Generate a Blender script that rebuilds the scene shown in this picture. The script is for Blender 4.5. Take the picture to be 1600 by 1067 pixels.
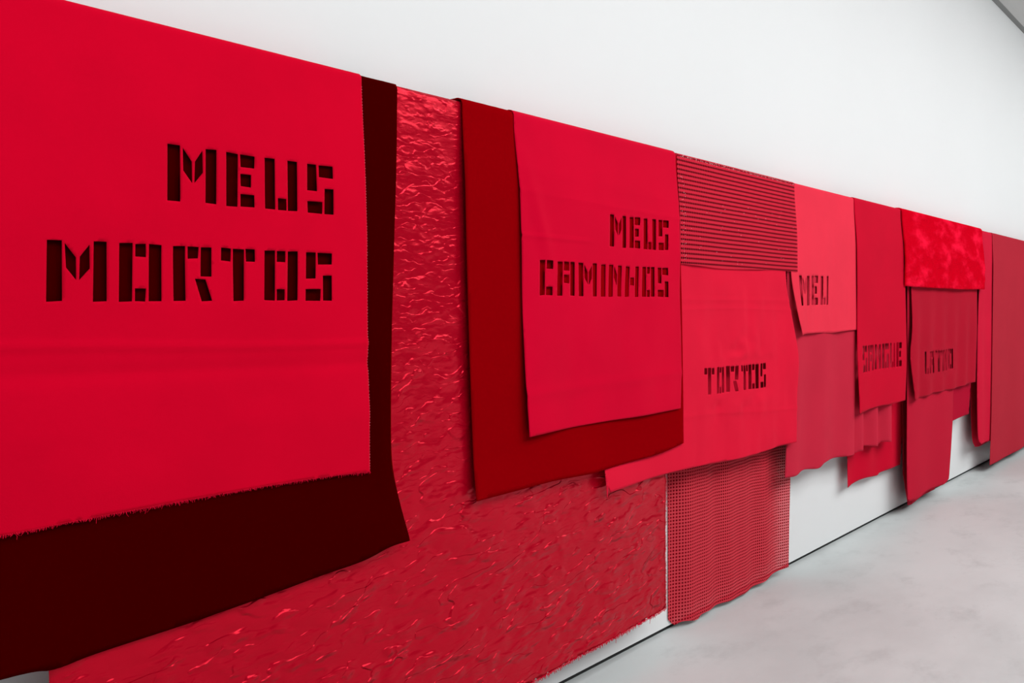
import bpy, math, random
import numpy as np
from mathutils import Vector, Matrix
from mathutils.geometry import delaunay_2d_cdt

for _o in list(bpy.data.objects):
    bpy.data.objects.remove(_o)
scene = bpy.context.scene
COL = scene.collection
rng = random.Random(7)
nrg = np.random.default_rng(11)

# ------------------------------------------------------------------ camera
EYE, DIST = 1.5, 2.1565                      # eye height, distance to the long wall (wall face is y = 0)
cd = bpy.data.cameras.new('camera')
cam = bpy.data.objects.new('camera', cd)
COL.objects.link(cam)
cam.location = (0, -DIST, EYE)
cam.rotation_euler = (math.pi / 2, 0, math.radians(40.7425 - 90))
cd.sensor_width = 36
cd.lens = 31.5
cd.shift_y = -55.5 / 1600
cd.clip_start, cd.clip_end = .02, 100
scene.camera = cam

# ------------------------------------------------------------------ light
w = bpy.data.worlds.new('world')
scene.world = w
w.use_nodes = True
w.node_tree.nodes['Background'].inputs[0].default_value = (.975, 1, 1, 1)
w.node_tree.nodes['Background'].inputs[1].default_value = .3
vs = scene.view_settings
vs.view_transform = 'Standard'
vs.look = 'None'
vs.gamma = 1
vs.use_curve_mapping = False
vs.exposure = 0.0

CEIL = 4.48
SPOT_W, AREA_W = 86, 640
def spot(x, y, z, tx, ty, tz, power, ang=112, blend=1.0, rad=.035):
    l = bpy.data.lights.new('track_spot', 'SPOT')
    l.energy = power
    l.spot_size = math.radians(ang)
    l.spot_blend = blend
    l.shadow_soft_size = rad
    l.color = (.975, 1, 1)
    o = bpy.data.objects.new('track_spot', l)
    COL.objects.link(o)
    o.location = (x, y, z)
    o.rotation_euler = (Vector((tx, ty, tz)) - Vector((x, y, z))).to_track_quat('-Z', 'Y').to_euler()
for i in range(11):                            # the row of gallery spots washing the long wall
    x = -1.2 + i * 1.9
    spot(x, -2.7, 4.25, x - .3, 0, 3.0, SPOT_W)
al = bpy.data.lights.new('soft_fill', 'AREA')   # added soft fill light over the hall, out of view
al.shape = 'RECTANGLE'
al.size, al.size_y = 17, 2.6
al.energy = AREA_W
al.color = (.975, 1, 1)
ao = bpy.data.objects.new('soft_fill', al)
COL.objects.link(ao)
ao.location = (6.5, -4.6, 4.4)
ao.rotation_euler = (math.radians(0), 0, 0)

# ------------------------------------------------------------------ materials
def srgb(r, g, b):
    f = lambda c: (c / 255 / 12.92) if c <= 10 else ((c / 255 + .055) / 1.055) ** 2.4
    return (f(r), f(g), f(b), 1)

class NT:
    def __init__(s, name):
        s.m = bpy.data.materials.new(name)
        s.m.use_nodes = True
        s.t = s.m.node_tree
        s.b = s.t.nodes['Principled BSDF']
        s.out = s.t.nodes['Material Output']
    def n(s, typ, **kw):
        k = s.t.nodes.new(typ)
        for a, v in kw.items():
            if a.startswith('i_'):
                k.inputs[a[2:].replace('_', ' ')].default_value = v
            else:
                setattr(k, a, v)
        return k
    def l(s, a, b):
        s.t.links.new(a, b)
    def uv(s, sx=1, sy=1, rot=0):
        c = s.n('ShaderNodeTexCoord')
        m = s.n('ShaderNodeMapping')
        m.inputs['Scale'].default_value = (sx, sy, 1)
        m.inputs['Rotation'].default_value = (0, 0, rot)
        s.l(c.outputs['UV'], m.inputs['Vector'])
        return m.outputs['Vector']
    def noise(s, vec, scale, detail=3, rough=.5, typ='FBM'):
        k = s.n('ShaderNodeTexNoise')
        k.noise_type = typ
        k.inputs['Scale'].default_value = scale
        k.inputs['Detail'].default_value = detail
        k.inputs['Roughness'].default_value = rough
        s.l(vec, k.inputs['Vector'])
        return k.outputs['Fac']
    def math(s, op, a, b=None, c=None):
        k = s.n('ShaderNodeMath', operation=op)
        for i, v in enumerate((a, b, c)):
            if v is None: continue
            if isinstance(v, (int, float)): k.inputs[i].default_value = v
            else: s.l(v, k.inputs[i])
        return k.outputs[0]
    def mix(s, fac, c1, c2):
        k = s.n('ShaderNodeMix', data_type='RGBA')
        s.l(fac, k.inputs[0])
        for i, c in ((6, c1), (7, c2)):
            if isinstance(c, tuple): k.inputs[i].default_value = c
            else: s.l(c, k.inputs[i])
        return k.outputs[2]
    def ramp(s, fac, a, b):
        k = s.n('ShaderNodeMapRange')
        k.interpolation_type = 'SMOOTHSTEP'
        k.inputs[1].default_value, k.inputs[2].default_value = a, b
        s.l(fac, k.inputs[0])
        return k.outputs[0]
    def bump(s, h, strength, dist, prev=None):
        k = s.n('ShaderNodeBump')
        k.inputs['Strength'].default_value = strength
        k.inputs['Distance'].default_value = dist
        s.l(h, k.inputs['Height'])
        if prev is not None: s.l(prev, k.inputs['Normal'])
        return k.outputs['Normal']

def cloth(name, col, sheen=.25, tint=(1, .06, .11, 1), weave=.35, var=.03, rough=.85, creases=0):
    t = NT(name)
    v = t.uv()
    n1 = t.noise(v, 3.5, 4)
    fine = t.noise(t.uv(260, 900), 1, 2)
    dark = tuple(c * (1 - var) for c in col[:3]) + (1,)
    lite = tuple(min(1, c * (1 + var)) for c in col[:3]) + (1,)
    t.l(t.mix(t.ramp(n1, .3, .7), dark, lite), t.b.inputs['Base Color'])
    t.b.inputs['Roughness'].default_value = rough
    t.b.inputs['Specular IOR Level'].default_value = .06
    t.b.inputs['Specular Tint'].default_value = (1, .3, .35, 1)
    t.b.inputs['Sheen Weight'].default_value = sheen
    t.b.inputs['Sheen Roughness'].default_value = .45
    t.b.inputs['Sheen Tint'].default_value = tint
    nb = t.bump(t.noise(v, 9, 3), .25, .006)
    nb = t.bump(fine, weave, .0012, nb)
    if creases:
        cr = t.noise(t.uv(1.2, 7), 2.2, 2, .4, 'RIDGED_MULTIFRACTAL')
        nb = t.bump(cr, creases, .004, nb)
    t.l(nb, t.b.inputs['Normal'])
    return t.m

def velvet(name, base, tint, sheen=1.0, srough=.25):
    t = NT(name)
    v = t.uv()
    t.b.inputs['Base Color'].default_value = base
    t.b.inputs['Roughness'].default_value = .7
    t.b.inputs['Specular IOR Level'].default_value = .0
    t.b.inputs['Sheen Weight'].default_value = sheen
    t.b.inputs['Sheen Roughness'].default_value = srough
    t.b.inputs['Sheen Tint'].default_value = tint
    nb = t.bump(t.noise(v, 2.2, 2), .5, .03)
    nb = t.bump(t.noise(t.uv(500, 60), 1, 2), .12, .001, nb)
    t.l(nb, t.b.inputs['Normal'])
    return t.m

def satin(name, col):
    t = NT(name)
    v = t.uv(1, 1)
    warp = t.n('ShaderNodeTexNoise')
    warp.inputs['Scale'].default_value = 3
    warp.inputs['Detail'].default_value = 2
    t.l(v, warp.inputs['Vector'])
    add = t.n('ShaderNodeMix', data_type='VECTOR')
    add.inputs[0].default_value = .08
    t.l(t.uv(1, 1.0), add.inputs[4])
    t.l(warp.outputs['Color'], add.inputs[5])
    def stretched(sx, sy, rot, scale, detail):
        m = t.n('ShaderNodeMapping')
        m.inputs['Scale'].default_value = (sx, sy, 1)
        m.inputs['Rotation'].default_value = (0, 0, rot)
        t.l(add.outputs[1], m.inputs['Vector'])
        return t.noise(m.outputs['Vector'], scale, detail, .55, 'RIDGED_MULTIFRACTAL')
    sp = t.n('ShaderNodeSeparateXYZ')
    t.l(v, sp.inputs[0])
    gr = t.n('ShaderNodeMapRange')
    for i, q in ((1, 2.1), (2, .3), (3, .45), (4, 2.05)): gr.inputs[i].default_value = q
    t.l(sp.outputs[1], gr.inputs[0])
    def crease(K, tilt, amp, nscale, frac, mscale, m0, m1):
        # saw-tooth folds: a long gentle flank and a short steep one facing up, broken up by a mask
        n = t.noise(t.uv(.8, 1.5), nscale, 3, .55)
        p = t.math('ADD', t.math('MULTIPLY', sp.outputs[1], K), t.math('MULTIPLY', sp.outputs[0], -K * tilt))
        p = t.math('FRACT', t.math('ADD', p, t.math('MULTIPLY', n, amp)))
        h = t.math('MINIMUM', t.math('DIVIDE', p, 1 - frac), t.math('DIVIDE', t.math('SUBTRACT', 1.0, p), frac))
        k = t.ramp(t.noise(t.uv(1, 2.2), mscale, 2), m0, m1)
        return t.math('MULTIPLY', t.math('MULTIPLY', h, k), gr.outputs[0])
    a = crease(7, .38, 3.6, 2.6, .045, 4.5, .47, .60)
    b = crease(15, .26, 4.6, 4.0, .08, 7, .46, .60)
    g2 = t.n('ShaderNodeMapRange')
    for i, q in ((1, 2.1), (2, .9), (3, 1.15), (4, .3)): g2.inputs[i].default_value = q
    t.l(sp.outputs[1], g2.inputs[0])
    d = t.math('MULTIPLY', t.math('DIVIDE', crease(36, .08, 6.0, 7.0, .14, 12, .42, .58), gr.outputs[0]), g2.outputs[0])
    c = t.noise(t.uv(30, 70), 1, 3, .6)
    t.b.inputs['Base Color'].default_value = col
    t.b.inputs['Roughness'].default_value = .27
    t.b.inputs['Metallic'].default_value = .40
    t.b.inputs['Specular IOR Level'].default_value = .2
    t.b.inputs['Specular Tint'].default_value = (1, .75, .78, 1)
    nb = t.bump(a, 1.0, .0036)
    nb = t.bump(b, 1.0, .0026, nb)
    nb = t.bump(d, 1.0, .0013, nb)
    nb = t.bump(c, .35, .002, nb)
    t.l(nb, t.b.inputs['Normal'])
    return t.m

def dotted(name, ground, dot, pitch, pitchy, rad, ry, opacity):
    t = NT(name)
    uv = t.n('ShaderNodeTexCoord')
    sep = t.n('ShaderNodeSeparateXYZ')
    t.l(uv.outputs['UV'], sep.inputs[0])
    fx = t.math('SUBTRACT', t.math('FRACT', t.math('DIVIDE', sep.outputs[0], pitch)), .5)
    fy = t.math('SUBTRACT', t.math('FRACT', t.math('DIVIDE', sep.outputs[1], pitchy)), .5)
    ex, ey = t.math('DIVIDE', fx, rad), t.math('DIVIDE', fy, ry)
    isdot = t.math('LESS_THAN', t.math('ADD', t.math('MULTIPLY', ex, ex), t.math('MULTIPLY', ey, ey)), 1.0)
    t.l(t.mix(isdot, ground, dot), t.b.inputs['Base Color'])
    t.b.inputs['Roughness'].default_value = .8
    t.b.inputs['Specular IOR Level'].default_value = .03
    t.b.inputs['Sheen Weight'].default_value = .0
    fine = t.noise(t.uv(700, 700), 1, 1)
    a = t.math('MAXIMUM', isdot, opacity)
    t.l(a, t.b.inputs['Alpha'])
    t.l(t.bump(fine, .2, .001), t.b.inputs['Normal'])
    return t.m

def plush(name, c1, c2):
    t = NT(name)
    n1 = t.noise(t.uv(1.5, 3.2), 2.0, 4, .6)
    n2 = t.noise(t.uv(90, 60), 1, 3, .7)
    t.l(t.mix(t.ramp(n1, .45, .72), c1, c2), t.b.inputs['Base Color'])  # lighter and darker sheen of the nap put into the colour
    t.b.inputs['Roughness'].default_value = .8
    t.b.inputs['Specular IOR Level'].default_value = .0
    t.b.inputs['Sheen Weight'].default_value = .2
    t.b.inputs['Sheen Roughness'].default_value = .4
    t.b.inputs['Sheen Tint'].default_value = (1, .03, .06, 1)
    nb = t.bump(n1, .8, .03)
    nb = t.bump(n2, .6, .004, nb)
    t.l(nb, t.b.inputs['Normal'])
    return t.m

def plain(name, col, rough=.8, spec=.3):
    t = NT(name)
    g = t.n('ShaderNodeTexCoord')
    n1 = t.noise(g.outputs['Object'], 1.3, 4)
    d = tuple(c * .975 for c in col[:3]) + (1,)
    t.l(t.mix(n1, d, col), t.b.inputs['Base Color'])
    t.b.inputs['Roughness'].default_value = rough
    t.b.inputs['Specular IOR Level'].default_value = spec
    t.l(t.bump(t.noise(g.outputs['Object'], 160, 2), .05, .001), t.b.inputs['Normal'])
    return t.m

def concrete(name):
    t = NT(name)
    g = t.n('ShaderNodeTexCoord')
    m = t.n('ShaderNodeMapping')
    m.inputs['Scale'].default_value = (.55, 1, 1)
    t.l(g.outputs['Object'], m.inputs['Vector'])
    v = m.outputs['Vector']
    n1 = t.noise(v, .9, 6, .62)
    n2 = t.noise(v, 4.5, 5, .65)
    n3 = t.noise(v, 26, 3, .6)
    c = t.mix(t.ramp(n1, .35, .66), FLOOR_A, FLOOR_B)
    c = t.mix(t.math('MULTIPLY', t.ramp(n2, .5, .74), .55), c, FLOOR_C)
    c = t.mix(t.math('MULTIPLY', t.ramp(n3, .66, .8), .25), c, FLOOR_D)
    t.l(c, t.b.inputs['Base Color'])
    t.b.inputs['Specular IOR Level'].default_value = .15
    r = t.n('ShaderNodeMapRange')
    r.inputs[3].default_value, r.inputs[4].default_value = .42, .62
    t.l(n2, r.inputs[0])
    t.l(r.outputs[0], t.b.inputs['Roughness'])
    t.l(t.bump(n3, .05, .002), t.b.inputs['Normal'])
    return t.m
FLOOR_A, FLOOR_B, FLOOR_C, FLOOR_D = (.53, .557, .557, 1), (.62, .648, .648, 1), (.43, .45, .45, 1), (.36, .375, .375, 1)

M = {
 'wall': plain('white_wall_paint', (.785, .785, .79, 1), .9, .15),
 'ceil': plain('ceiling_paint', (.62, .61, .60, 1), .9, .1),
 'grey': plain('darkened_unseen_wall', (.22, .22, .22, 1), .9, .1),  # unseen walls given a dark colour to cut reflected haze
 'gap': plain('dark_gap', (.03, .03, .03, 1), .8, .1),
 'ceil_shade': plain('grey_ceiling_shade', (.30, .30, .295, 1), .8, .1),
 'steel': plain('rail_steel', (.45, .45, .45, 1), .4, .5),
 'floor': concrete('polished_concrete'),
 'mortos': cloth('scarlet_felt', (.62, .0, .019, 1), .22, creases=.1),
 'caminhos': cloth('scarlet_twill', (.62, .0, .024, 1), .25, creases=.12),
 'velvet': velvet('maroon_velvet', (.047, .0, .0, 1), (.5, .008, .0, 1), .7, .2),
 'redvelvet': velvet('deep_red_velvet', (.26, .0, .002, 1), (.7, .003, .01, 1), .5, .2),
 'satin': satin('crinkled_satin', (.54, .0, .016, 1)),
 'dotted': dotted('dotted_tulle', (.70, .034, .058, 1), (.15, .0, .004, 1), .0155, .0155, .31, .28, .84),
 'dotted_front': dotted('dotted_tulle_doubled', (.66, .020, .046, 1), (.075, .0, .003, 1), .0155, .0205, .44, .25, .88),
 'tortos': cloth('light_red_cotton', (.72, .008, .036, 1), .25, creases=.25),
 'meu': cloth('coral_red_cotton', (.80, .032, .065, 1), .25),
 'muted': cloth('muted_crimson_wool', (.54, .018, .045, 1), .3),
 'sangue': cloth('blood_red_cotton', (.56, .0, .020, 1), .22),
 'fur': plush('bright_red_plush', (.60, .0, .010, 1), (.98, .008, .045, 1)),
 'latino': cloth('dull_crimson_jersey', (.41, .004, .020, 1), .25),
 'crimson': cloth('crimson_wool', (.50, .007, .030, 1), .25, weave=.7),
 'dark': cloth('dark_crimson_cloth', (.42, .0, .022, 1), .2),
 'strip': cloth('rose_red_cloth', (.60, .006, .034, 1), .25),
 'brick': cloth('brick_red_wool', (.42, .018, .034, 1), .35, weave=.7),
 'thread': plain('pale_thread', (.80, .20, .24, 1), .7, .3),
 'redthread': plain('red_thread', (.62, .004, .028, 1), .9, .0),
 'sequin_glint': plain('pale_sequin_glint', (.95, .62, .62, 1), .3, .6),
}

# ------------------------------------------------------------------ helpers
def link(name, me, mat=None, parent=None):
    o = bpy.data.objects.new(name, me)
    COL.objects.link(o)
    if mat is not None and me is not None: me.materials.append(mat)
    if parent is not None: o.parent = parent
    return o
def tag(o, label, cat, group=None):
    o['label'] = label
    o['category'] = cat
    if group: o['group'] = group
    return o
def boxes(name, bl, mat, parent=None):
    vs_, fs = [], []
    for (x0, x1, y0, y1, z0, z1) in bl:
        b = len(vs_)
        vs_ += [(x, y, z) for z in (z0, z1) for y in (y0, y1) for x in (x0, x1)]
        fs += [tuple(b + i for i in f) for f in ((0, 2, 3, 1), (4, 5, 7, 6), (0, 1, 5, 4), (2, 6, 7, 3), (0, 4, 6, 2), (1, 3, 7, 5))]
    me = bpy.data.meshes.new(name)
    me.from_pydata(vs_, [], fs)
    return link(name, me, mat, parent)
def struct(name, bl, mat):
    o = boxes(name, bl, mat)
    o['kind'] = 'structure'
    return o

# ------------------------------------------------------------------ the room
X0, X1, Y0 = -6.0, 24.0, -13.0
struct('floor', [(X0, X1, Y0, .3, -.2, 0)], M['floor'])
struct('wall_back', [(X0, X1, 0, .3, .022, CEIL + .3)], M['wall'])
struct('ceil_shade_1', [(X0, X1, .014, .05, 0, .022)], M['gap'])           # shadow gap under the wall
struct('ceiling_shade_strip', [(X0, X1, -.055, 0, CEIL + .0, CEIL + .04)], M['ceil_shade'])  # grey strip painted in for the shade along the ceiling edge
struct('ceiling', [(X0, X1, Y0, -.055, CEIL - .004, CEIL + .3)], M['ceil'])
struct('wall_front', [(X0, X1, Y0 - .2, Y0, 0, CEIL)], M['grey'])
struct('wall_left', [(X0 - .2, X0, Y0, .3, 0, CEIL)], M['wall'])
struct('wall_right', [(X1, X1 + .2, Y0, .3, 0, CEIL)], M['grey'])

# flat beam that carries all the cloths, held off the wall
DC, RR, GAP, LIFT, ZR = .10, .032, .0035, .0045, 2.155   # beam centre from wall, half depth, cloth pitch on the beam, extra pitch while hanging, height
RC = .010                                                # rounding of the beam's edge
FLAT = 2 * (RR - RC)
beam = struct('ceil_shade_3', [(-.4, 11.8, -DC - RR + .0015, -DC + RR - .0015, ZR - .06, ZR + RC - .0015)], M['steel'])
bv = beam.modifiers.new('round', 'BEVEL')
bv.width, bv.segments = .009, 4
for x in (-.3, 11.6):
    boxes('bracket', [(x - .012, x + .012, -DC, 0, ZR - .05, ZR - .02)], M['steel'], beam)
def wraplen(rho): return math.pi * (RC + rho - RR) + FLAT

# ------------------------------------------------------------------ cloth builder
def hsh(ix, iy, seed):
    n = (ix * 374761393 + iy * 668265263 + seed * 1442695041) & 0xffffffff
    n = ((n ^ (n >> 13)) * 1274126177) & 0xffffffff
    return ((n ^ (n >> 16)) & 0xffff) / 65535.0
def vnoise(x, y, seed=0):
    x, y = np.asarray(x, float), np.asarray(y, float)
    ix, iy = np.floor(x).astype(np.int64), np.floor(y).astype(np.int64)
    fx, fy = x - ix, y - iy
    fx, fy = fx * fx * (3 - 2 * fx), fy * fy * (3 - 2 * fy)
    a, b, c, d = hsh(ix, iy, seed), hsh(ix + 1, iy, seed), hsh(ix, iy + 1, seed), hsh(ix + 1, iy + 1, seed)
    return (a * (1 - fx) + b * fx) * (1 - fy) + (c * (1 - fx) + d * fx) * fy
def fbm(x, y, seed=0, octv=3):
    s, a, t = 0, .5, 0
    for i in range(octv):
        s = s + a * vnoise(x * 2 ** i, y * 2 ** i, seed + i)
        t += a
        a *= .5
    return s / t
def smooth(a, b, x):
    t = np.clip((x - a) / (b - a), 0, 1)
    return t * t * (3 - 2 * t)
def line(z, z0, wd):
    return np.exp(-((z - z0) / wd) ** 2)

R_ = lambda a, b, c, d: [(a, c), (b, c), (b, d), (a, d)]
GLYPH = {
 'M': [R_(0, .25, 0, 1), R_(.77, 1, 0, 1), [(.30, .96), (.31, .555), (.487, .345), (.487, .73)], [(.54, .73), (.54, .345), (.713, .555), (.713, .95)]],
 'E': [R_(0, .40, 0, 1), R_(.49, 1, .755, 1), R_(.5, .87, .385, .635), R_(.49, 1, 0, .245)],
 'U': [R_(0, .31, 0, 1), R_(.70, 1, 0, 1), R_(.38, .645, 0, .235)],
 'S': [R_(0, .36, .465, 1), R_(.44, 1, .755, 1), R_(0, .56, 0, .24), R_(.645, 1, 0, .53)],
 'O': [R_(0, .31, 0, 1), R_(.69, 1, 0, 1), R_(.37, .62, .775, 1), R_(.37, .62, 0, .225)],
 'R': [R_(0, .30, 0, 1), R_(.363, .63, .78, 1), R_(.69, .97, .46, 1), [(.545, .405), (.725, 0), (1, 0), (.815, .405)]],
 'T': [R_(.355, .675, 0, 1), R_(0, .29, .755, 1), R_(.725, 1, .755, 1)],
 'C': [R_(0, .40, 0, 1), R_(.49, 1, .76, 1), R_(.49, 1, 0, .235)],
 'A': [R_(0, .30, 0, 1), R_(.37, .69, .73, 1), R_(.37, .68, .37, .62), R_(.74, 1, 0, 1)],
 'I': [R_(0, 1, 0, 1)],
 'N': [R_(0, .33, 0, 1), R_(.70, 1, 0, 1), [(.40, .97), (.40, .62), (.63, .33), (.63, .70)]],
 'H': [R_(0, .30, 0, 1), R_(.73, 1, 0, 1), R_(.37, .65, .38, .63)],
 'G': [R_(0, .33, 0, 1), R_(.42, 1, .76, 1), R_(.42, .60, 0, .24), R_(.68, 1, 0, .55)],
 'L': [R_(0, .40, 0, 1), R_(.5, 1, 0, .24)],
}
def holes_of(word):
    hs = []
    for g, xl, tl, _, bl, xr, tr, _2, br in word:
        for poly in GLYPH[g]:
            q = []
            for (u, v) in poly:
                jx, jz = rng.uniform(-.0012, .0012), rng.uniform(-.0012, .0012)
                top, bot = tl + (tr - tl) * u, bl + (br - bl) * u
                q.append((xl + (xr - xl) * u + jx, bot + (top - bot) * v + jz))
            hs.append(q)
    return hs
def inside(P, poly):
    x, y = P[:, 0], P[:, 1]
    r = np.zeros(len(P), bool)
    n = len(poly)
    for i in range(n):
        (x1, y1), (x2, y2) = poly[i], poly[(i + 1) % n]
        if y1 == y2: continue
        c = ((y1 > y) != (y2 > y)) & (x < (x2 - x1) * (y - y1) / (y2 - y1) + x1)
        r ^= c
    return r
def segdist(P, poly):
    d = np.full(len(P), 1e9)
    n = len(poly)
    for i in range(n):
        a, b = np.array(poly[i]), np.array(poly[(i + 1) % n])
        ab = b - a
        t = np.clip(((P - a) @ ab) / max(ab @ ab, 1e-12), 0, 1)
        d = np.minimum(d, np.linalg.norm(P - (a + t[:, None] * ab), axis=1))
    return d
def smooth_chain(ch, step):
    """Catmull-Rom through measured points, resampled."""
    if len(ch) < 2: return list(ch)
    P = [np.array(c) for c in ch]
    P = [2 * P[0] - P[1]] + P + [2 * P[-1] - P[-2]]
    out = []
    for i in range(1, len(P) - 2):
        n = max(1, int(np.linalg.norm(P[i + 1] - P[i]) / step))
        for j in range(n):
            t = j / n
            out.append(tuple(.5 * ((2 * P[i]) + (-P[i - 1] + P[i + 1]) * t + (2 * P[i - 1] - 5 * P[i] + 4 * P[i + 1] - P[i + 2]) * t * t + (-P[i - 1] + 3 * P[i] - 3 * P[i + 1] + P[i + 2]) * t ** 3)))
    out.append(tuple(ch[-1]))
    return out

def drape(name, data, mat, wave, parent=None, g=.014, thick=.0016, backlen=.22, jag=0.0, bwave=None, split=False, tags=None, frontmat=None):
    """A cloth laid over the rail: flat outline (s, v) with cut-out letters, meshed, then hung.
    v is height on the front side; past the rail top it runs down the back."""
    k = data['k']
    rho = RR + GAP * k
    L = smooth_chain(data['left'], g)           # top -> bottom
    B = smooth_chain(data['bottom'], g)
    Rt = smooth_chain(data['right'], g)
    if B[0][0] > B[-1][0]: B = B[::-1]
    vtop = ZR + wraplen(rho)
    if 'bbottom' in data:
        fl = lambda p: (p[0], vtop + (ZR - p[1]))
        bl = [fl(p) for p in smooth_chain(data['bleft'], g)]
        br = [fl(p) for p in smooth_chain(data['bright'], g)]
        bb = [fl(p) for p in smooth_chain(data['bbottom'], g)]
        tl = [(L[0][0], ZR), (L[0][0] * .6 + bl[0][0] * .4, vtop)]
        tr = [(Rt[0][0], ZR), (Rt[0][0] * .6 + br[0][0] * .4, vtop)]
        up_right = Rt[::-1] + tr + br
        top = bb[::-1]
        down_left = bl[::-1] + tl[::-1] + L
    else:
        vb = vtop + backlen
        up_right = Rt[::-1] + [(Rt[0][0], vb)]
        top = []
        down_left = [(L[0][0], vb)] + L
    if jag:
        B = [(s + nrg.normal(0, jag * .3), z + nrg.normal(0, jag)) for s, z in B]
    loop = B + up_right + top + down_left
    # dedupe and resample long segments
    poly = []
    for i, p in enumerate(loop):
        q = loop[(i + 1) % len(loop)]
        dl = math.hypot(q[0] - p[0], q[1] - p[1])
        if dl < .002: continue
        n = max(1, int(round(dl / g)))
        for j in range(n):
            poly.append((p[0] + (q[0] - p[0]) * j / n, p[1] + (q[1] - p[1]) * j / n))
    hs = holes_of(data['word']) if 'word' in data else []
    pa = np.array(poly)
    gx = np.arange(pa[:, 0].min() + g / 2, pa[:, 0].max(), g)
    gy = np.arange(pa[:, 1].min() + g / 2, pa[:, 1].max(), g)
    X, Y = np.meshgrid(gx, gy)
    P = np.stack([X.ravel(), Y.ravel()], 1) + nrg.uniform(-.08, .08, (X.size, 2)) * g
    P = P[inside(P, poly)]
    P = P[segdist(P, poly) > .45 * g]
    for h in hs:
        ha = np.array(h)
        near = (P[:, 0] > ha[:, 0].min() - g) & (P[:, 0] < ha[:, 0].max() + g) & (P[:, 1] > ha[:, 1].min() - g) & (P[:, 1] < ha[:, 1].max() + g)
        idx = np.where(near)[0]
        if len(idx):
            bad = inside(P[idx], h) | (segdist(P[idx], h) < .3 * g)
            P = np.delete(P, idx[bad], 0)
    verts = [Vector(p) for p in poly]
    edges = [(i, (i + 1) % len(poly)) for i in range(len(poly))]
    for h in hs:
        b = len(verts)
        hp = []
        for i, p in enumerate(h):
            q = h[(i + 1) % len(h)]
            n = max(1, int(math.hypot(q[0] - p[0], q[1] - p[1]) / g))
            hp += [(p[0] + (q[0] - p[0]) * j / n, p[1] + (q[1] - p[1]) * j / n) for j in range(n)]
        verts += [Vector(p) for p in hp]
        edges += [(b + i, b + (i + 1) % len(hp)) for i in range(len(hp))]
    verts += [Vector(p) for p in P]
    ov, oe, of, *_ = delaunay_2d_cdt(verts, edges, [], 0, 1e-6)
    V = np.array([(p.x, p.y) for p in ov])
    T = np.array([f for f in of if len(f) == 3])
    C = V[T].mean(1)
    keep = inside(C, poly)
    for h in hs:
        keep &= ~inside(C, h)
    T, C = T[keep], C[keep]
    co = hang(V, rho, wave, bwave)
    def mk(nm, tri, par):
        used, inv = np.unique(tri, return_inverse=True)
        tri2 = inv.reshape(tri.shape)
        me = bpy.data.meshes.new(nm)
        me.from_pydata(co[used].tolist(), [], tri2.tolist())
        uvl = me.uv_layers.new(name='UVMap')
        uvl.data.foreach_set('uv', V[used][tri2.ravel()].astype(np.float32).ravel())
        me.polygons.foreach_set('use_smooth', np.ones(len(tri2), bool))
        o = link(nm, me, mat, par)
        if thick:
            md = o.modifiers.new('thickness', 'SOLIDIFY')
            md.thickness = thick
            md.offset = 0
        return o
    if split:
        root = bpy.data.objects.new(name, None)
        COL.objects.link(root)
        root.empty_display_size = .1
        s0 = float(V[:, 0].mean())
        root.location = (s0, -DC, ZR)
        root.matrix_world = Matrix.Translation((s0, -DC, ZR))
        fr = C[:, 1] < ZR + wraplen(rho) / 2
        for nm, sel in (('front_drape', fr), ('back_drape', ~fr)):
            o = mk(nm, T[sel], root)
            if nm == 'front_drape' and frontmat: o.data.materials[0] = frontmat
            o.matrix_parent_inverse = Matrix.Translation((-s0, DC, -ZR))
    else:
        root = mk(name, T, parent)
    if tags: tag(root, *tags)
    return root, rho

def hang(V, rho, wave, bwave=None):
    s, v = V[:, 0], V[:, 1]
    rc = RC + rho - RR
    vt = ZR + wraplen(rho)
    q = math.pi / 2 * rc
    w_ = v - ZR
    a1 = np.clip(w_ / rc, 0, math.pi / 2)
    fl = np.clip(w_ - q, 0, FLAT)
    a2 = np.clip((w_ - q - FLAT) / rc, 0, math.pi / 2)
    y = -DC - rho + rc * (1 - np.cos(a1)) + fl + rc * np.sin(a2)
    z = np.where(v <= ZR, v, np.where(v >= vt, ZR - (v - vt), ZR + rc * np.sin(a1) - rc * (1 - np.cos(a2))))
    fr = v < ZR
    t = smooth(.02, .45, ZR - z)
    o = wave(s, z) * t + LIFT * (rho - RR) / GAP * smooth(.0, .30, ZR - z)
    y = np.where(fr, y - o, y)
    bk = v > vt
    if bwave is not None:
        y = np.where(bk, y + bwave(s, z) * t, y)
    return np.stack([s, y, z], 1)

def place(s, z, rho, wave, out=0.0):
    c = hang(np.array([[s, z]]), rho, wave)[0]
    return Vector((c[0], c[1] - out, c[2]))

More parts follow.
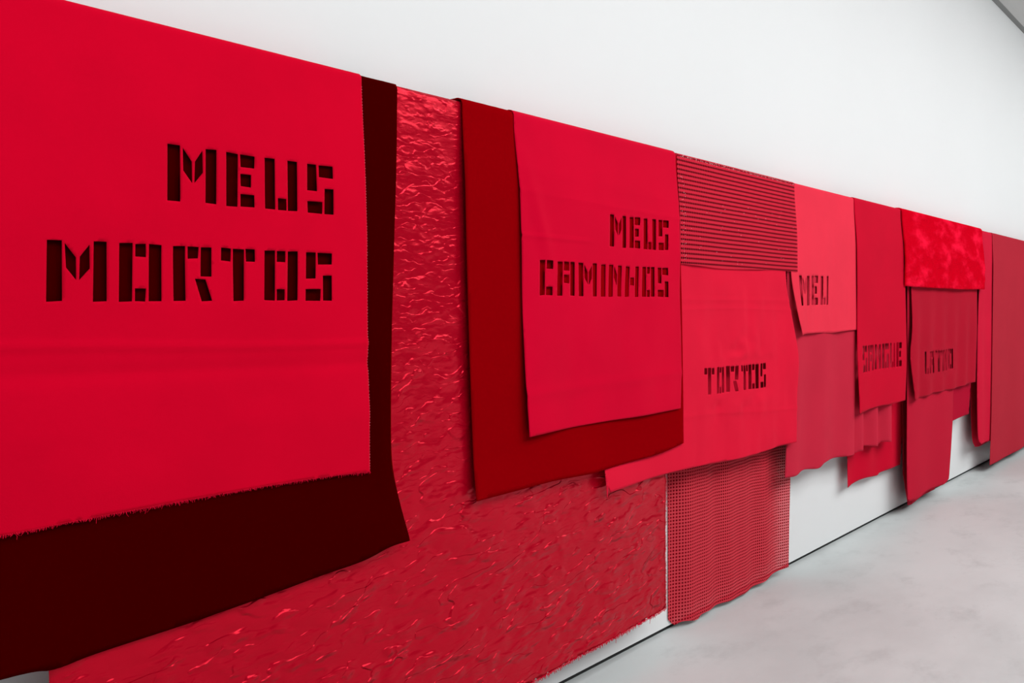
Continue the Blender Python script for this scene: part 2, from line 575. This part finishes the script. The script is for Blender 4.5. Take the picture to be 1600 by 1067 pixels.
def fringe(name, chain, rho, wave, mat, parent, n, lmin, lmax, direction=(0, -1), wd=.0005):
    """loose threads along a raw edge"""
    ch = np.array(smooth_chain(chain, .01))
    acc = np.r_[0, np.cumsum(np.linalg.norm(np.diff(ch, axis=0), axis=1))]
    vs_, fs = [], []
    for i in range(n):
        d = acc[-1] * (i + rng.random()) / n
        p = np.array([np.interp(d, acc, ch[:, 0]), np.interp(d, acc, ch[:, 1])])
        ln = rng.uniform(lmin, lmax) * (1.8 if rng.random() < .05 else 1)
        dx = direction[0] * ln + rng.gauss(0, .35) * ln
        dz = direction[1] * ln + rng.gauss(0, .25) * ln
        a = place(p[0], p[1] + .002 * (-direction[1]), rho, wave, .0008)
        b = a + Vector((dx, -rng.uniform(0, .004), dz))
        m = (a + b) / 2 + Vector((rng.gauss(0, .15) * ln, -.001, 0))
        k = len(vs_)
        ax = Vector((wd, 0, 0)) if abs(direction[1]) > .5 else Vector((0, 0, wd))
        ay = Vector((0, wd, 0))
        for q in (a, m, b):
            vs_ += [tuple(q - ax), tuple(q + ax), tuple(q + ay * 1.5)]
        for r in (0, 3):
            for e in range(3):
                f = (e + 1) % 3
                fs.append((k + r + e, k + r + f, k + r + 3 + f, k + r + 3 + e))
    me = bpy.data.meshes.new(name)
    me.from_pydata(vs_, [], fs)
    o = link(name, me, mat, parent)
    o['kind'] = 'stuff'
    return o

def stitches(name, chain, rho, wave, mat, parent, step, size):
    """little overlock loops along a finished edge"""
    ch = np.array(smooth_chain(chain, .01))
    acc = np.r_[0, np.cumsum(np.linalg.norm(np.diff(ch, axis=0), axis=1))]
    vs_, fs = [], []
    d = .01
    while d < acc[-1]:
        c = place(np.interp(d, acc, ch[:, 0]), np.interp(d, acc, ch[:, 1]), rho, wave, .001)
        k = len(vs_)
        h = size * rng.uniform(.7, 1.2)
        for (a, b, e) in ((1, 0, 0), (-1, 0, 0), (0, 1, 0), (0, -1, 0), (0, 0, 1), (0, 0, -1)):
            vs_.append((c.x + a * h * 1.3, c.y + b * h * .8, c.z + e * h * .7))
        for f in ((0, 2, 4), (2, 1, 4), (1, 3, 4), (3, 0, 4), (2, 0, 5), (1, 2, 5), (3, 1, 5), (0, 3, 5)):
            fs.append(tuple(k + i for i in f))
        d += step * rng.uniform(.85, 1.15)
    me = bpy.data.meshes.new(name)
    me.from_pydata(vs_, [], fs)
    return link(name, me, mat, parent)

SHEETS = {
 'mortos': {
  'k': 2,
  'bottom': [(1.7, 1.019), (1.566, 1.027), (1.32, 1.031), (1.059, 1.029), (0.84, 1.027), (0.712, 1.024)],
  'right': [(1.676, 2.142), (1.683, 1.829), (1.691, 1.459), (1.7, 1.019)],
  'word': [('M', 1.076, 1.886, 1.076, 1.751, 1.205, 1.886, 1.205, 1.752), ('E', 1.232, 1.885, 1.232, 1.751, 1.314, 1.885, 1.314, 1.753), ('U', 1.345, 1.886, 1.345, 1.752, 1.446, 1.887, 1.446, 1.753), ('S', 1.478, 1.886, 1.478, 1.752, 1.565, 1.887, 1.565, 1.754), ('M', 0.802, 1.642, 0.802, 1.51, 0.932, 1.644, 0.932, 1.51), ('O', 0.96, 1.644, 0.96, 1.51, 1.063, 1.644, 1.063, 1.511), ('R', 1.092, 1.644, 1.092, 1.512, 1.196, 1.645, 1.196, 1.512), ('T', 1.218, 1.645, 1.218, 1.513, 1.315, 1.645, 1.315, 1.513), ('O', 1.343, 1.645, 1.343, 1.514, 1.446, 1.646, 1.446, 1.514), ('S', 1.473, 1.645, 1.473, 1.514, 1.56, 1.647, 1.56, 1.515)],
 },
 'velvet': {
  'k': 1,
  'bottom': [(1.837, 0.796), (1.761, 0.792), (1.664, 0.771), (1.528, 0.758), (1.384, 0.745), (1.146, 0.729), (0.913, 0.72), (0.823, 0.713), (0.715, 0.725)],
  'right': [(1.816, 2.14), (1.811, 1.938), (1.801, 1.649), (1.791, 1.343), (1.791, 1.076), (1.811, 0.92), (1.837, 0.796)],
 },
 'satin': {
  'k': 0,
  'left': [(0.813, 0.708)],
  'bottom': [(3.378, 0.206), (3.341, 0.187), (2.976, 0.177), (2.462, 0.159)],
  'right': [(3.378, 0.885), (3.373, 0.442), (3.378, 0.206)],
 },
 'redvelvet': {
  'k': 3,
  'left': [(2.091, 2.115), (2.094, 1.868), (2.109, 1.454), (2.124, 1.142), (2.14, 0.862)],
  'bottom': [(2.14, 0.862), (2.322, 0.865), (2.534, 0.869), (2.769, 0.868), (3.032, 0.872), (3.276, 0.878), (3.473, 0.898)],
  'right': [(3.451, 2.082), (3.467, 1.438), (3.478, 1.044), (3.473, 0.898)],
 },
 'caminhos': {
  'k': 4,
  'left': [(2.343, 2.111), (2.354, 1.892), (2.364, 1.562), (2.371, 1.274), (2.384, 1.047)],
  'bottom': [(2.384, 1.047), (2.561, 1.051), (2.842, 1.054), (3.163, 1.051), (3.437, 1.054)],
  'right': [(3.426, 2.093), (3.431, 1.717), (3.448, 1.271), (3.437, 1.054)],
  'word': [('M', 2.892, 1.857, 2.892, 1.732, 3.006, 1.858, 3.006, 1.732), ('E', 3.032, 1.857, 3.032, 1.733, 3.113, 1.86, 3.113, 1.734), ('U', 3.139, 1.859, 3.139, 1.734, 3.234, 1.862, 3.234, 1.735), ('S', 3.256, 1.861, 3.256, 1.736, 3.336, 1.864, 3.336, 1.738), ('C', 2.456, 1.663, 2.456, 1.538, 2.531, 1.663, 2.531, 1.539), ('A', 2.558, 1.662, 2.558, 1.538, 2.663, 1.662, 2.663, 1.538), ('M', 2.687, 1.66, 2.687, 1.536, 2.808, 1.662, 2.808, 1.536), ('I', 2.836, 1.66, 2.836, 1.536, 2.868, 1.66, 2.868, 1.536), ('N', 2.89, 1.66, 2.89, 1.536, 2.981, 1.66, 2.981, 1.537), ('H', 3.008, 1.658, 3.008, 1.536, 3.106, 1.66, 3.106, 1.537), ('O', 3.133, 1.66, 3.133, 1.538, 3.224, 1.662, 3.224, 1.538), ('S', 3.25, 1.661, 3.25, 1.539, 3.335, 1.662, 3.335, 1.538)],
 },
 'dotted': {
  'k': 3,
  'left': [(3.445, 2.096), (3.451, 1.914), (3.456, 1.685)],
  'bottom': [(3.456, 1.685), (3.603, 1.682), (3.846, 1.675), (4.184, 1.682), (4.445, 1.687), (4.705, 1.684)],
  'right': [(4.688, 2.09), (4.696, 1.684)],
  'bleft': [(3.53, 0.743), (3.536, 0.424), (3.536, 0.054)],
  'bbottom': [(3.536, 0.054), (3.592, 0.021), (3.69, 0.03), (3.793, 0.015), (3.842, 0.032), (4.036, 0.026), (4.243, 0.02), (4.465, 0.026), (4.583, 0.04), (4.722, 0.051)],
  'bright': [(4.747, 0.748), (4.73, 0.361), (4.722, 0.051)],
 },
 'tortos': {
  'k': 2,
  'left': [(2.856, 2.066), (2.865, 0.866), (2.882, 0.796), (2.895, 0.774)],
  'bottom': [(2.895, 0.774), (3.139, 0.778), (3.383, 0.78), (3.676, 0.771), (4.06, 0.76), (4.347, 0.763), (4.64, 0.769)],
  'right': [(4.518, 2.068), (4.566, 1.664), (4.615, 1.424), (4.665, 1.182), (4.656, 0.94), (4.64, 0.769)],
  'word': [('T', 3.678, 1.216, 3.678, 1.095, 3.776, 1.211, 3.776, 1.089), ('O', 3.8, 1.213, 3.8, 1.089, 3.871, 1.211, 3.871, 1.09), ('R', 3.89, 1.213, 3.89, 1.092, 4.019, 1.209, 4.019, 1.085), ('T', 4.044, 1.209, 4.044, 1.088, 4.115, 1.207, 4.115, 1.086), ('O', 4.121, 1.21, 4.121, 1.088, 4.236, 1.206, 4.236, 1.084), ('S', 4.257, 1.208, 4.257, 1.086, 4.319, 1.208, 4.319, 1.085)],
 },
 'meu': {
  'k': 2,
  'left': [(4.615, 2.077), (4.623, 1.682), (4.64, 1.528), (4.665, 1.424), (4.715, 1.34)],
  'bottom': [(4.715, 1.34), (4.766, 1.345), (5.017, 1.347), (5.208, 1.342), (5.41, 1.349), (5.603, 1.353)],
  'right': [(5.592, 2.106), (5.603, 1.73), (5.603, 1.353)],
  'word': [('M', 4.724, 1.666, 4.724, 1.501, 4.87, 1.668, 4.87, 1.504), ('E', 4.897, 1.669, 4.897, 1.505, 5.003, 1.671, 5.003, 1.507), ('U', 5.038, 1.67, 5.038, 1.507, 5.155, 1.673, 5.155, 1.508)],
 },
 'muted': {
  'k': 1,
  'left': [(4.601, 1.699), (4.625, 1.218), (4.617, 0.909), (4.592, 0.579)],
  'bottom': [(4.592, 0.579), (4.726, 0.573), (4.873, 0.581), (5.037, 0.569), (5.132, 0.593), (5.329, 0.59), (5.485, 0.582), (5.647, 0.577), (5.703, 0.586), (5.818, 0.584), (5.876, 0.594), (6.144, 0.57), (6.195, 0.586), (6.352, 0.572)],
  'right': [(6.405, 1.403), (6.392, 0.787), (6.352, 0.572)],
 },
 'sangue': {
  'k': 3,
  'left': [(5.581, 2.085), (5.592, 1.611), (5.581, 1.176), (5.602, 0.834)],
  'bottom': [(5.602, 0.834), (5.888, 0.845), (6.071, 0.846), (6.197, 0.84), (6.518, 0.844)],
  'right': [(6.463, 2.089), (6.518, 1.625), (6.546, 1.133), (6.518, 0.844)],
  'bleft': [(5.676, 0.552), (5.687, 0.348)],
  'bbottom': [(5.687, 0.348), (5.821, 0.36), (5.996, 0.368), (6.241, 0.346), (6.305, 0.358), (6.502, 0.362), (6.738, 0.353)],
  'bright': [(6.825, 0.79), (6.767, 0.516), (6.738, 0.353)],
  'word': [('S', 5.675, 1.249, 5.675, 1.084, 5.76, 1.249, 5.76, 1.084), ('A', 5.783, 1.25, 5.783, 1.086, 5.888, 1.249, 5.888, 1.086), ('N', 5.912, 1.25, 5.912, 1.091, 6.027, 1.249, 6.027, 1.09), ('G', 6.054, 1.25, 6.054, 1.09, 6.182, 1.25, 6.182, 1.088), ('U', 6.21, 1.25, 6.21, 1.088, 6.301, 1.249, 6.301, 1.086), ('E', 6.328, 1.25, 6.328, 1.087, 6.44, 1.249, 6.44, 1.086)],
 },
 'fur': {
  'k': 4,
  'left': [(6.478, 2.09), (6.478, 1.638)],
  'bottom': [(6.478, 1.638), (6.869, 1.635), (7.522, 1.635), (7.887, 1.635), (8.601, 1.645)],
  'right': [(8.645, 2.117), (8.623, 1.646)],
 },
 'latino': {
  'k': 2,
  'left': [(6.672, 1.855), (6.686, 1.4), (6.629, 1.129), (6.686, 0.83)],
  'bottom': [(6.686, 0.83), (6.879, 0.829), (7.274, 0.842), (7.763, 0.837), (8.37, 0.85)],
  'right': [(8.496, 1.821), (8.454, 1.268), (8.391, 0.848)],
  'word': [('L', 6.998, 1.161, 6.998, 0.997, 7.08, 1.16, 7.08, 0.994), ('A', 7.112, 1.159, 7.112, 0.997, 7.245, 1.157, 7.245, 0.994), ('T', 7.278, 1.159, 7.278, 0.997, 7.426, 1.155, 7.426, 0.992), ('I', 7.441, 1.156, 7.441, 0.993, 7.471, 1.155, 7.471, 0.992), ('N', 7.484, 1.157, 7.484, 0.996, 7.582, 1.156, 7.582, 0.994), ('O', 7.614, 1.159, 7.614, 1.002, 7.726, 1.158, 7.726, 1.002)],
 },
 'crimson': {
  'k': 1,
  'left': [(6.655, 1.128), (6.641, 0.493), (6.655, 0.151), (6.713, 0.105)],
  'bottom': [(6.713, 0.105), (6.891, 0.099), (7.188, 0.109), (7.525, 0.102), (7.666, 0.126)],
  'right': [(7.831, 1.075), (7.812, 0.663), (7.757, 0.411), (7.666, 0.126)],
  'bleft': [(6.758, 0.286), (6.86, 0.042)],
  'bbottom': [(6.86, 0.042), (6.964, 0.034), (7.212, 0.046), (7.542, 0.054)],
  'bright': [(7.542, 0.377), (7.542, 0.054)],
 },
 'dark': {
  'k': 0,
  'left': [(7.643, 0.88), (7.625, 0.552)],
  'bottom': [(7.625, 0.552), (7.843, 0.566), (8.312, 0.575)],
  'right': [(8.374, 0.843), (8.312, 0.575)],
 },
 'strip': {
  'k': 1,
  'left': [(8.595, 1.712), (8.552, 1.378), (8.53, 0.822), (8.552, 0.375), (8.638, 0.287)],
  'bottom': [(8.638, 0.287), (8.817, 0.284), (9.216, 0.273)],
  'right': [(9.29, 1.966), (9.216, 0.273)],
  'bleft': [(8.61, 0.812), (8.675, 0.355), (8.761, 0.242)],
  'bbottom': [(8.761, 0.242), (8.917, 0.23), (9.265, 0.23)],
  'bright': [(9.338, 0.764), (9.265, 0.23)],
 },
 'brick': {
  'k': 2,
  'left': [(9.06, 2.043), (9.012, 1.372), (8.965, 0.504), (8.919, 0.065)],
  'bottom': [(8.919, 0.065), (9.253, 0.068), (9.635, 0.061), (10.335, 0.07), (11.127, 0.074)],
  'right': [(11.229, 2.047), (11.127, 0.074)],
 },
}

# ------------------------------------------------------------------ the cloths, measured on the wall in metres (along the wall, height)
S = SHEETS
S['mortos']['left'] = [(.28, 2.1), (.28, 1.02)]
S['mortos']['bottom'].append((.28, 1.02))
S['velvet']['left'] = [(.22, 2.1), (.22, .73)]
S['velvet']['bottom'].append((.22, .73))
S['satin']['left'] = [(.816, 2.0), (.816, .15)]
S['satin']['bottom'] += [(1.9, .150), (1.3, .152), (.816, .15)]

def w_satin(s, z):
    n = fbm(s * 9 + z * 3, z * 17, 3, 3)
    rid = 1 - np.abs(2 * n - 1)
    fold = .004 * np.sin(s * 9 + z * .8) * smooth(0, .9, ZR - z)
    return -.006 + fold * .6 + .003 * rid ** 3
drape('satin_cloth', S['satin'], M['satin'], w_satin, g=.011, jag=.0025,
      tags=('long crinkled shiny red satin cloth with a frayed hem near the floor', 'cloth'))
satin_o = bpy.data.objects['satin_cloth']
fringe('frayed_hem', S['satin']['bottom'], RR, w_satin, M['redthread'], satin_o, 1400, .003, .012, wd=.0009)
fringe('frayed_edge', S['satin']['right'], RR, w_satin, M['redthread'], satin_o, 400, .002, .007, (1, 0), wd=.0008)

def w_vel(s, z):
    kick = .028 * smooth(.42, .0, np.abs(s - 1.86)) * smooth(1.05, .72, z)
    kick = kick + .010 * np.exp(-((s - 1.752) / .028) ** 2) * smooth(1.5, 1.3, z) * smooth(.9, 1.05, z)
    return -.003 + .003 * np.sin(s * 5.2 + 1) * smooth(1.6, .8, z) + kick + .012 * smooth(1.1, .74, z) * (.5 + .5 * np.sin(s * 4.3))
drape('velvet_cloth', S['velvet'], M['velvet'], w_vel, thick=.003,
      tags=('very dark maroon velvet cloth hanging behind the cloth cut with MEUS MORTOS', 'cloth'))

def w_mor(s, z):
    c = .004 * line(z, 1.405 + .012 * np.sin(s * 3), .010) - .004 * line(z, 1.345 + .01 * np.sin(s * 2 + 1), .02) + .001 * line(z, 1.2 + .02 * np.sin(s * 2.2), .03)
    dim = .003 * np.exp(-(((s - 1.16) / .05) ** 2 + ((z - 2.02) / .03) ** 2))
    return .010 * (fbm(s * 2.6, z * 5, 9, 2) - .4) + c + dim
drape('lettered_cloth', S['mortos'], M['mortos'], w_mor, g=.008, jag=.001,
      tags=('scarlet cloth with cut-out letters MEUS MORTOS, leftmost and largest lettering', 'cloth', 'cloths with cut-out words'))
o = bpy.data.objects['lettered_cloth']
fringe('frayed_hem', S['mortos']['bottom'], RR + 2 * GAP, w_mor, M['redthread'], o, 900, .002, .007)
stitches('selvedge_stitching', S['mortos']['right'], RR + 2 * GAP, w_mor, M['thread'], o, .0085, .0014)

S['dotted']['bleft'] = [(a + .064, b) for a, b in S['dotted']['bleft']]
S['dotted']['bbottom'][0] = (S['dotted']['bbottom'][0][0] + .064, S['dotted']['bbottom'][0][1])
S['dotted']['bbottom'][1] = (S['dotted']['bbottom'][1][0] + .05, S['dotted']['bbottom'][1][1])
S['dotted']['bright'] = [(a + .05, b) for a, b in S['dotted']['bright']]
S['dotted']['bbottom'][-1] = (S['dotted']['bbottom'][-1][0] + .05, S['dotted']['bbottom'][-1][1])
def w_dot(s, z):
    return .003 * np.sin((s - 3.45) * 11) + .003 * np.sin(s * 5 + 1)
def bw_dot(s, z):
    # curled side edges and soft vertical folds; positive pushes towards the wall
    lft = .034 * smooth(3.76, 3.60, s)
    rgt = .0 * s
    f = .007 * np.sin((s - 3.55) * 17 + .6 * np.sin(z * 3)) + .005 * np.sin((s - 3.55) * 31 + z)
    return (.008 + lft + f * smooth(2.0, .9, z)) * 1.0 - .035 * smooth(4.66, 4.80, s)
root, _ = drape('dotted_tulle', S['dotted'], M['dotted'], w_dot, bwave=bw_dot, split=True, frontmat=M['dotted_front'], thick=0, g=.012,
      tags=('sheer pinkish red tulle with rows of small dark dots, folded over the rail', 'cloth'))
fd = [c for c in root.children if c.name.startswith('front')][0]
vs_, fs = [], []
def speck(s, z, out):
    c = place(s, z, RR + 3 * GAP, w_dot, out)
    k = len(vs_)
    a, b = rng.uniform(.001, .0026), rng.uniform(.0006, .0013)
    for dx, dy, dz in ((a, 0, 0), (-a, 0, 0), (0, -b, b), (0, b, -b), (0, 0, b * 1.5), (0, 0, -b)):
        vs_.append((c.x + dx, c.y + dy, c.z + dz))
    for f in ((0, 2, 4), (2, 1, 4), (1, 3, 4), (3, 0, 4), (2, 0, 5), (1, 2, 5), (3, 1, 5), (0, 3, 5)):
        fs.append(tuple(k + i for i in f))
for i in range(170): speck(rng.uniform(3.47, 4.69), ZR + rng.uniform(.0, .012), .002)
for i in range(40): speck(3.47 + rng.uniform(-.003, .03), rng.uniform(1.70, 2.1), .002)
for i in range(40): speck(rng.uniform(3.5, 4.69), rng.uniform(1.70, 2.0), .002)
me = bpy.data.meshes.new('sequin_glints')  # pale specks standing in for sequin glints along the fold and edge
me.from_pydata(vs_, [], fs)
sq = link('sequin_glints', me, M['sequin_glint'], root)
sq.matrix_parent_inverse = root.matrix_world.inverted()
sq['kind'] = 'stuff'

def w_tor(s, z):
    f = .006 * np.sin((s - 2.9) * 6.5 + .5 * np.sin(z * 4)) * smooth(2.0, 1.0, z) + .003 * np.sin((s - 3.4) * 21 + z) * smooth(2.0, 1.5, z) * smooth(3.9, 3.6, s)
    puff = .022 * (fbm(s * 11, z * 14, 21, 2) - .5) * smooth(.42, .1, np.abs(s - 4.0)) * smooth(.3, .08, np.abs(z - 1.15))
    crs = .0025 * (line(z, 1.47 + .02 * np.sin(s * 2), .008) + line(z, 1.53, .010) + line(z, .98 + .03 * np.sin(s * 2.3), .010))
    kick = .022 * smooth(.4, .0, s - 2.87) * smooth(1.0, .77, z) + .03 * smooth(4.45, 4.66, s) * smooth(1.7, 1.2, z)
    vis = smooth(3.42, 3.7, s)
    let = 1 - .85 * smooth(3.55, 3.68, s) * smooth(4.46, 4.34, s) * smooth(1.02, 1.08, z) * smooth(1.27, 1.22, z)
    puff = puff * let
    f = f * let
    return vis * (f + puff + .020 * (fbm(s * 8, z * 3, 15, 2) - .42) * smooth(1.7, 1.5, z) * let) + crs + kick + vis * let * .008 * (fbm(s * 4, z * 5, 5) - .5)
drape('lettered_cloth', S['tortos'], M['tortos'], w_tor, g=.009, backlen=1.3,
      tags=('light red rumpled cloth with cut-out letters TORTOS under the dotted tulle', 'cloth', 'cloths with cut-out words'))

S['redvelvet']['right'] = [(3.438, 2.084), (3.444, 1.9), (3.46, 1.60)] + S['redvelvet']['right'][1:]
def w_rv(s, z):
    return .002 * np.sin(s * 5) + .016 * smooth(1.05, .86, z) * np.exp(-((s - 2.75) / .12) ** 2) + .006 * smooth(1.0, .86, z)
drape('velvet_cloth', S['redvelvet'], M['redvelvet'], w_rv, thick=.003,
      tags=('deep red velvet cloth hanging behind the cloth cut with MEUS CAMINHOS', 'cloth'))

def w_cam(s, z):
    diag = .009 * np.exp(-(((s - 2.36) - (2.1 - z) * .34) / .035) ** 2) * smooth(1.55, 1.8, z)
    crs = .004 * (line(z, 1.98 - .03 * (s - 2.4), .008) + line(z, 1.745, .007) * smooth(2.85, 2.7, s) + line(z, 1.90 - .02 * (s - 2.4), .010))
    low = .003 * line(z, 1.19 + .02 * (s - 2.4), .02)
    pk = .014 * smooth(.32, 0, s - 2.36) * smooth(1.5, 1.05, z)
    return .016 * (fbm(s * 4.5, z * 2.6, 31, 2) - .4) + diag + crs + low + pk + .004 * smooth(1.35, 1.05, z)
drape('lettered_cloth', S['caminhos'], M['caminhos'], w_cam, g=.008,
      tags=('scarlet cloth with cut-out letters MEUS CAMINHOS over deep red velvet', 'cloth', 'cloths with cut-out words'))

def w_mut(s, z):
    ph = 2 * math.pi * (s - 4.6)
    a = .013 + .014 * smooth(5.5, 5.8, s)
    f = np.where(s < 5.62, np.sin(ph / .43 + .4 * np.sin(z * 3)), np.sin(ph / .27 + .3))
    return -a * (1 - f) * smooth(1.9, .8, z)
drape('draped_cloth', S['muted'], M['muted'], w_mut, g=.013,
      tags=('muted pinkish crimson cloth hanging in soft folds below the MEU cloth', 'cloth'))

def w_meu(s, z):
    return .004 * np.sin(s * 7) * smooth(1.9, 1.4, z) + .03 * smooth(4.86, 4.66, s) * smooth(1.72, 1.36, z) + .012 * (fbm(s * 9, z * 2.5, 41, 2) - .45)
drape('lettered_cloth', S['meu'], M['meu'], w_meu, g=.012, backlen=.10,
      tags=('short coral red cloth with cut-out letters MEU beside the dotted tulle', 'cloth', 'cloths with cut-out words'))

def w_san(s, z):
    return .002 * np.sin(s * 6) + .0012 * line(z, 1.62 + .02 * (s - 5.6), .008) + .012 * smooth(5.85, 5.6, s) * smooth(1.5, .85, z)
def bw_san(s, z):
    return .008 * np.sin((s - 5.7) * 14) * smooth(1.2, .5, z) - .005
drape('lettered_cloth', S['sangue'], M['sangue'], w_san, bwave=bw_san, split=True, g=.013,
      tags=('blood red cloth with cut-out letters SANGUE left of the plush, longer behind', 'cloth', 'cloths with cut-out words'))

for key in ('left', 'bottom', 'right'): S['dark'][key] = [(a + .06, b) for a, b in S['dark'][key]]
def w_dk(s, z): return -.022 + .003 * np.sin(s * 9)
drape('draped_cloth', S['dark'], M['dark'], w_dk, g=.02,
      tags=('dark crimson cloth peeking out behind the LATINO cloth, above white wall', 'cloth'))
def w_cr(s, z):
    return -.010 + .008 * np.sin((s - 6.7) * 8 + .5) * smooth(1.3, .4, z) + .002 * line(z, .17, .01)
def bw_cr(s, z): return .006 * np.sin(s * 8)
drape('draped_cloth', S['crimson'], M['crimson'], w_cr, bwave=bw_cr, split=True, g=.018,
      tags=('long crimson wool cloth almost touching the floor beneath the LATINO cloth', 'cloth'))
def w_lat(s, z):
    gth = .009 * np.sin((s - 6.7) * 19 + 1.5 * (1.4 - z)) * smooth(1.75, 1.2, z)
    gth = gth * (1 - .6 * smooth(6.9, 7.0, s) * smooth(7.85, 7.76, s) * smooth(.93, .98, z) * smooth(1.22, 1.17, z))
    pk = .022 * smooth(6.9, 6.66, s) * smooth(1.7, .95, z)
    return gth + pk + .002 * line(z, .885, .008) + .005 * (fbm(s * 7, z * 6, 61) - .5) * smooth(.3, .1, np.abs(z - 1.0))
drape('lettered_cloth', S['latino'], M['latino'], w_lat, g=.014,
      tags=('dull crimson jersey cloth with cut-out letters LATINO below the bright plush', 'cloth', 'cloths with cut-out words'))
def w_st(s, z): return .006 * np.sin((s - 8.55) * 16) * smooth(1.9, 1.0, z)
drape('draped_cloth', S['strip'], M['strip'], w_st, bwave=lambda s, z: .004 * np.sin(s * 9), split=True, g=.018,
      tags=('narrow rose red strip of cloth between the plush and brick red cloth', 'cloth'))
def w_br(s, z): return .008 * np.sin((s - 8.95) * 7) * smooth(2.0, .8, z) + .003
drape('draped_cloth', S['brick'], M['brick'], w_br, g=.02,
      tags=('full length brick red woollen cloth at the far right end', 'cloth'))
def w_fur(s, z):
    return .010 + .022 * (fbm(s * 7, z * 9, 71, 3) - .5) + .006 * (fbm(s * 26, z * 26, 77, 2) - .5)
drape('plush_cloth', S['fur'], M['fur'], w_fur, g=.012, thick=.012,
      tags=('short bright red plush cloth with brushed nap over the LATINO cloth', 'cloth'))
